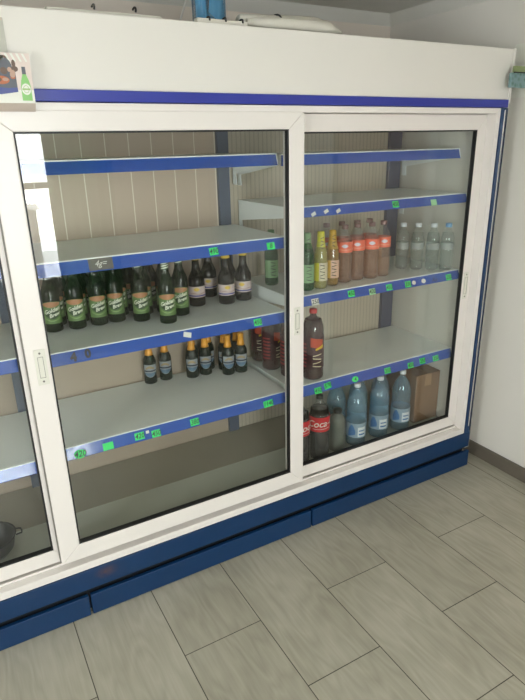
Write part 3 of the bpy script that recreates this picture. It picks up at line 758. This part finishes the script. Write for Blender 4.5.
obj('poster_photo', bm, [M['photo_bg'], M['photo_brown'], M['photo_grey'], M['photo_orange'], M['photo_blue'], M['paper'], M['photo_skin']], t, fix=False)
bm = bmesh.new()
cx = .283
flat(bm, [(cx-.0125, 1.774), (cx+.0125, 1.774), (cx+.0125, 1.808), (cx+.010, 1.822), (cx+.005, 1.836), (cx+.0045, 1.856), (cx-.0045, 1.856), (cx-.005, 1.836), (cx-.010, 1.822), (cx-.0125, 1.808)], y0-.0012, 0)
flat(bm, [(cx-.005, 1.838), (cx+.005, 1.838), (cx+.0045, 1.856), (cx-.0045, 1.856)], y0-.0014, 3)
flat(bm, ell(cx, 1.802, .0115, .014), y0-.0016, 1)
flat(bm, ell(cx, 1.802, .0075, .0095), y0-.0018, 2); flat(bm, ell(cx, 1.802, .0062, .0082), y0-.0020, 1)
flat(bm, [(cx-.010, 1.800), (cx+.010, 1.800), (cx+.010, 1.804), (cx-.010, 1.804)], y0-.0022, 2)
obj('bottle_picture', bm, [M['photo_green'], M['paper'], M['gb_line'], M['photo_grey']], t, fix=False)
bm = bmesh.new(); prism(bm, [(y0, 1.768), (y0+.002, 1.768), (-.006, 1.750), (-.010, 1.748)], lambda u, v, w: (w, u, v), -.10, .302); obj('poster_fold', bm, M['leaf_edge'], t)
t = thing('wall_tape', 'strip of grey tape on the header above the beer leaflet', 'tape')
M['gtape'] = mat('grey_translucent_tape', srgb(186, 184, 172), .4, noise=.15, nscale=50)
bm = bmesh.new(); box(bm, .210, .241, -.0035, -.0002, 1.880, 1.966); obj('tape_strip', bm, M['gtape'], t)
bm = bmesh.new(); box(bm, .212, .240, -.0045, -.0035, 1.960, 1.9665); obj('tape_end', bm, M['leaf_edge'], t)

M['cloth'] = mat('white_foam_cloth', srgb(206, 202, 190), .8, noise=.12, nscale=20, bump=.5)
def roll(name, label, pts, rs, flatz=.6):
    t = thing(name, label, 'cloth', (0, 0, 0))
    bm = bmesh.new(); tube(bm, [(x, y, 0) for x, y, z in pts], rs, 14)
    for v in bm.verts: v.co.z *= flatz
    zs = [p[2] for p in pts]
    for v in bm.verts:
        k = min(range(len(pts)), key=lambda i: abs(pts[i][0]-v.co.x)); v.co.z += zs[k]
    mn = min(v.co.z for v in bm.verts)
    o = obj('cloth_roll', bm, M['cloth'], t, True)
    o.location.z = 1.9975-mn
    return t, o
t1, _ = roll('rolled_sheet', 'bulky rolled white sheet on cabinet top at centre', [(.985, .10, 0), (1.01, .10, 0), (1.06, .11, 0), (1.15, .11, 0), (1.22, .12, 0), (1.29, .12, 0), (1.35, .13, 0), (1.385, .13, 0)], [.026, .032, .038, .045, .052, .054, .040, .012], .62)
bm = bmesh.new(); tube(bm, [(.99, .055, 2.018), (1.1, .052, 2.020), (1.22, .052, 2.022), (1.31, .055, 2.022), (1.38, .07, 2.012)], [.010, .018, .020, .020, .008], 10)
obj('folded_edge', bm, M['cloth'], t1, True)
M['tie'] = mat('black_tie', srgb(30, 28, 26), .5)
def tie(parent, x, y, z, r): 
    bm = bmesh.new(); tube(bm, [(x+.004*math.sin(a), y+r*math.cos(a), z+r*.7*math.sin(a)) for a in [PI*k/10 for k in range(3, 11)]], .003, 6); obj('cable_tie', bm, M['tie'], parent, True)
tie(t1, 1.115, .09, 2.018, .050)
t2 = thing('foam_strip', 'flat white foam strip lying along cabinet top at left', 'foam', (0, 0, 0))
bm = bmesh.new(); box(bm, .36, .69, .03, .12, 1.997, 2.008, .004); obj('strip', bm, M['cloth'], t2)
tie(t2, .49, .05, 2.010, .022); tie(t2, .61, .05, 2.012, .022)
t3 = thing('foam_strip', 'white foam strip with black ties under the blue bag', 'foam', (0, 0, 0))
bm = bmesh.new(); box(bm, .80, .975, .02, .05, 1.997, 2.012, .004); obj('strip', bm, M['cloth'], t3)
tie(t3, .84, .035, 2.006, .017); tie(t3, .895, .035, 2.006, .018); tie(t3, .955, .035, 2.006, .018)
# blue plastic bag / jug standing on the top
M['bluepl'] = clear('blue_translucent_plastic', (.62, .80, .90, 1), .55, srgb(90, 155, 195), .15)
t = thing('blue_jug', 'translucent blue plastic jug with handle on cabinet top', 'jug', (.905, .16, 1.9965))
bm = bmesh.new()
prism(bm, [(-.045, .012), (-.038, .004), (.040, .0), (.048, .010), (.046, .17), (.030, .20), (-.012, .20), (-.010, .10), (-.013, .052), (-.018, .05), (-.024, .052), (-.026, .10), (-.026, .19), (-.047, .19)], lambda u, v, w: (u, w, v), -.035, .035)
bmesh.ops.bevel(bm, geom=bm.edges[:], offset=.004, segments=2, affect='EDGES')
obj('jug_body', bm, M['bluepl'], t, True)
bm = bmesh.new(); lathe(bm, [(.016, .20), (.016, .222), (.013, .225)], 16); o = obj('cap', bm, M['cap_blue'], t, True); o.location.x = .012
t = thing('white_cable', 'thin white cable hanging behind the cabinet top', 'cable')
bm = bmesh.new(); tube(bm, [(.985, .40, ZC), (.965, .42, 2.20), (.935, .44, 2.12), (.91, .45, 2.05), (.905, .45, 2.0)], .004, 8); obj('cable', bm, M['pvc'], t, True)

# notices on the right wall
t = thing('paper_notice', 'blank white paper sheet on right wall above the green pouch', 'paper')
obj('sheet', bx(XR-.003, XR, -.12, .088, 1.815, 2.03), M['paper'], t)
def notes_mat():
    m = mat('printed_teal_film', srgb(112, 150, 140), .3, noise=.0)
    nt = m.node_tree; N = nt.nodes.new; L = nt.links.new; b = nt.nodes['Principled BSDF']
    tc = N('ShaderNodeTexCoord'); v = N('ShaderNodeTexVoronoi'); v.inputs['Scale'].default_value = 55; L(tc.outputs['Object'], v.inputs['Vector'])
    r = N('ShaderNodeValToRGB'); L(v.outputs['Distance'], r.inputs[0])
    r.color_ramp.elements[0].color = srgb(70, 112, 98); r.color_ramp.elements[1].color = srgb(120, 146, 148); r.color_ramp.elements[1].position = .6
    L(r.outputs[0], b.inputs['Base Color']); return m
M['teal'] = notes_mat(); M['ygreen'] = mat('yellow_green_print', srgb(134, 146, 100), .4, noise=.2, nscale=60)
t = thing('printed_pouch', 'teal and yellow-green printed pouch hanging by the cabinet corner', 'pouch', (.012, 0, -.004))
bm = bmesh.new(); box(bm, 2.165, 2.325, -.045, -.030, 1.838, 1.905, .005)
for v in bm.verts: v.co.z -= .03*max(0, (v.co.x-2.24))*0+.010*math.sin(v.co.x*40)*(1 if v.co.z < 1.87 else 0)
obj('pouch_body', bm, M['teal'], t)
obj('pouch_header', bx(2.180, 2.328, -.046, -.034, 1.907, 1.930, .002), M['ygreen'], t)
bm = bmesh.new(); box(bm, 2.178, 2.330, -.047, -.040, 1.903, 1.908, .001); obj('seam', bm, M['tie'], t)
bm = bmesh.new(); tube(bm, [(2.320, -.04, 1.92), (XR-.013, -.04, 1.935)], .003, 6); obj('hook', bm, M['chrome'], t)

# ------------------------------------------------------------------ camera
R = [[0.8682387446505693, -0.18782020628719653, 0.4592222255050799], [-0.4957046647585191, -0.2893267278069074, 0.8188815115223886], [-0.02093723057731582, -0.9386232549254162, -0.3443080273373969]]
cam = bpy.data.cameras.new('camera'); co = bpy.data.objects.new('camera', cam); COL.objects.link(co)
m = Matrix([[R[i][0], -R[i][1], -R[i][2], 0] for i in range(3)]+[[0, 0, 0, 1]])
m.translation = Vector((-.0064, -1.7772, 1.6489))
co.matrix_world = m
cam.sensor_fit = 'VERTICAL'; cam.sensor_height = 24; cam.lens = 564.86/700*24
cam.clip_start = .02
S.camera = co
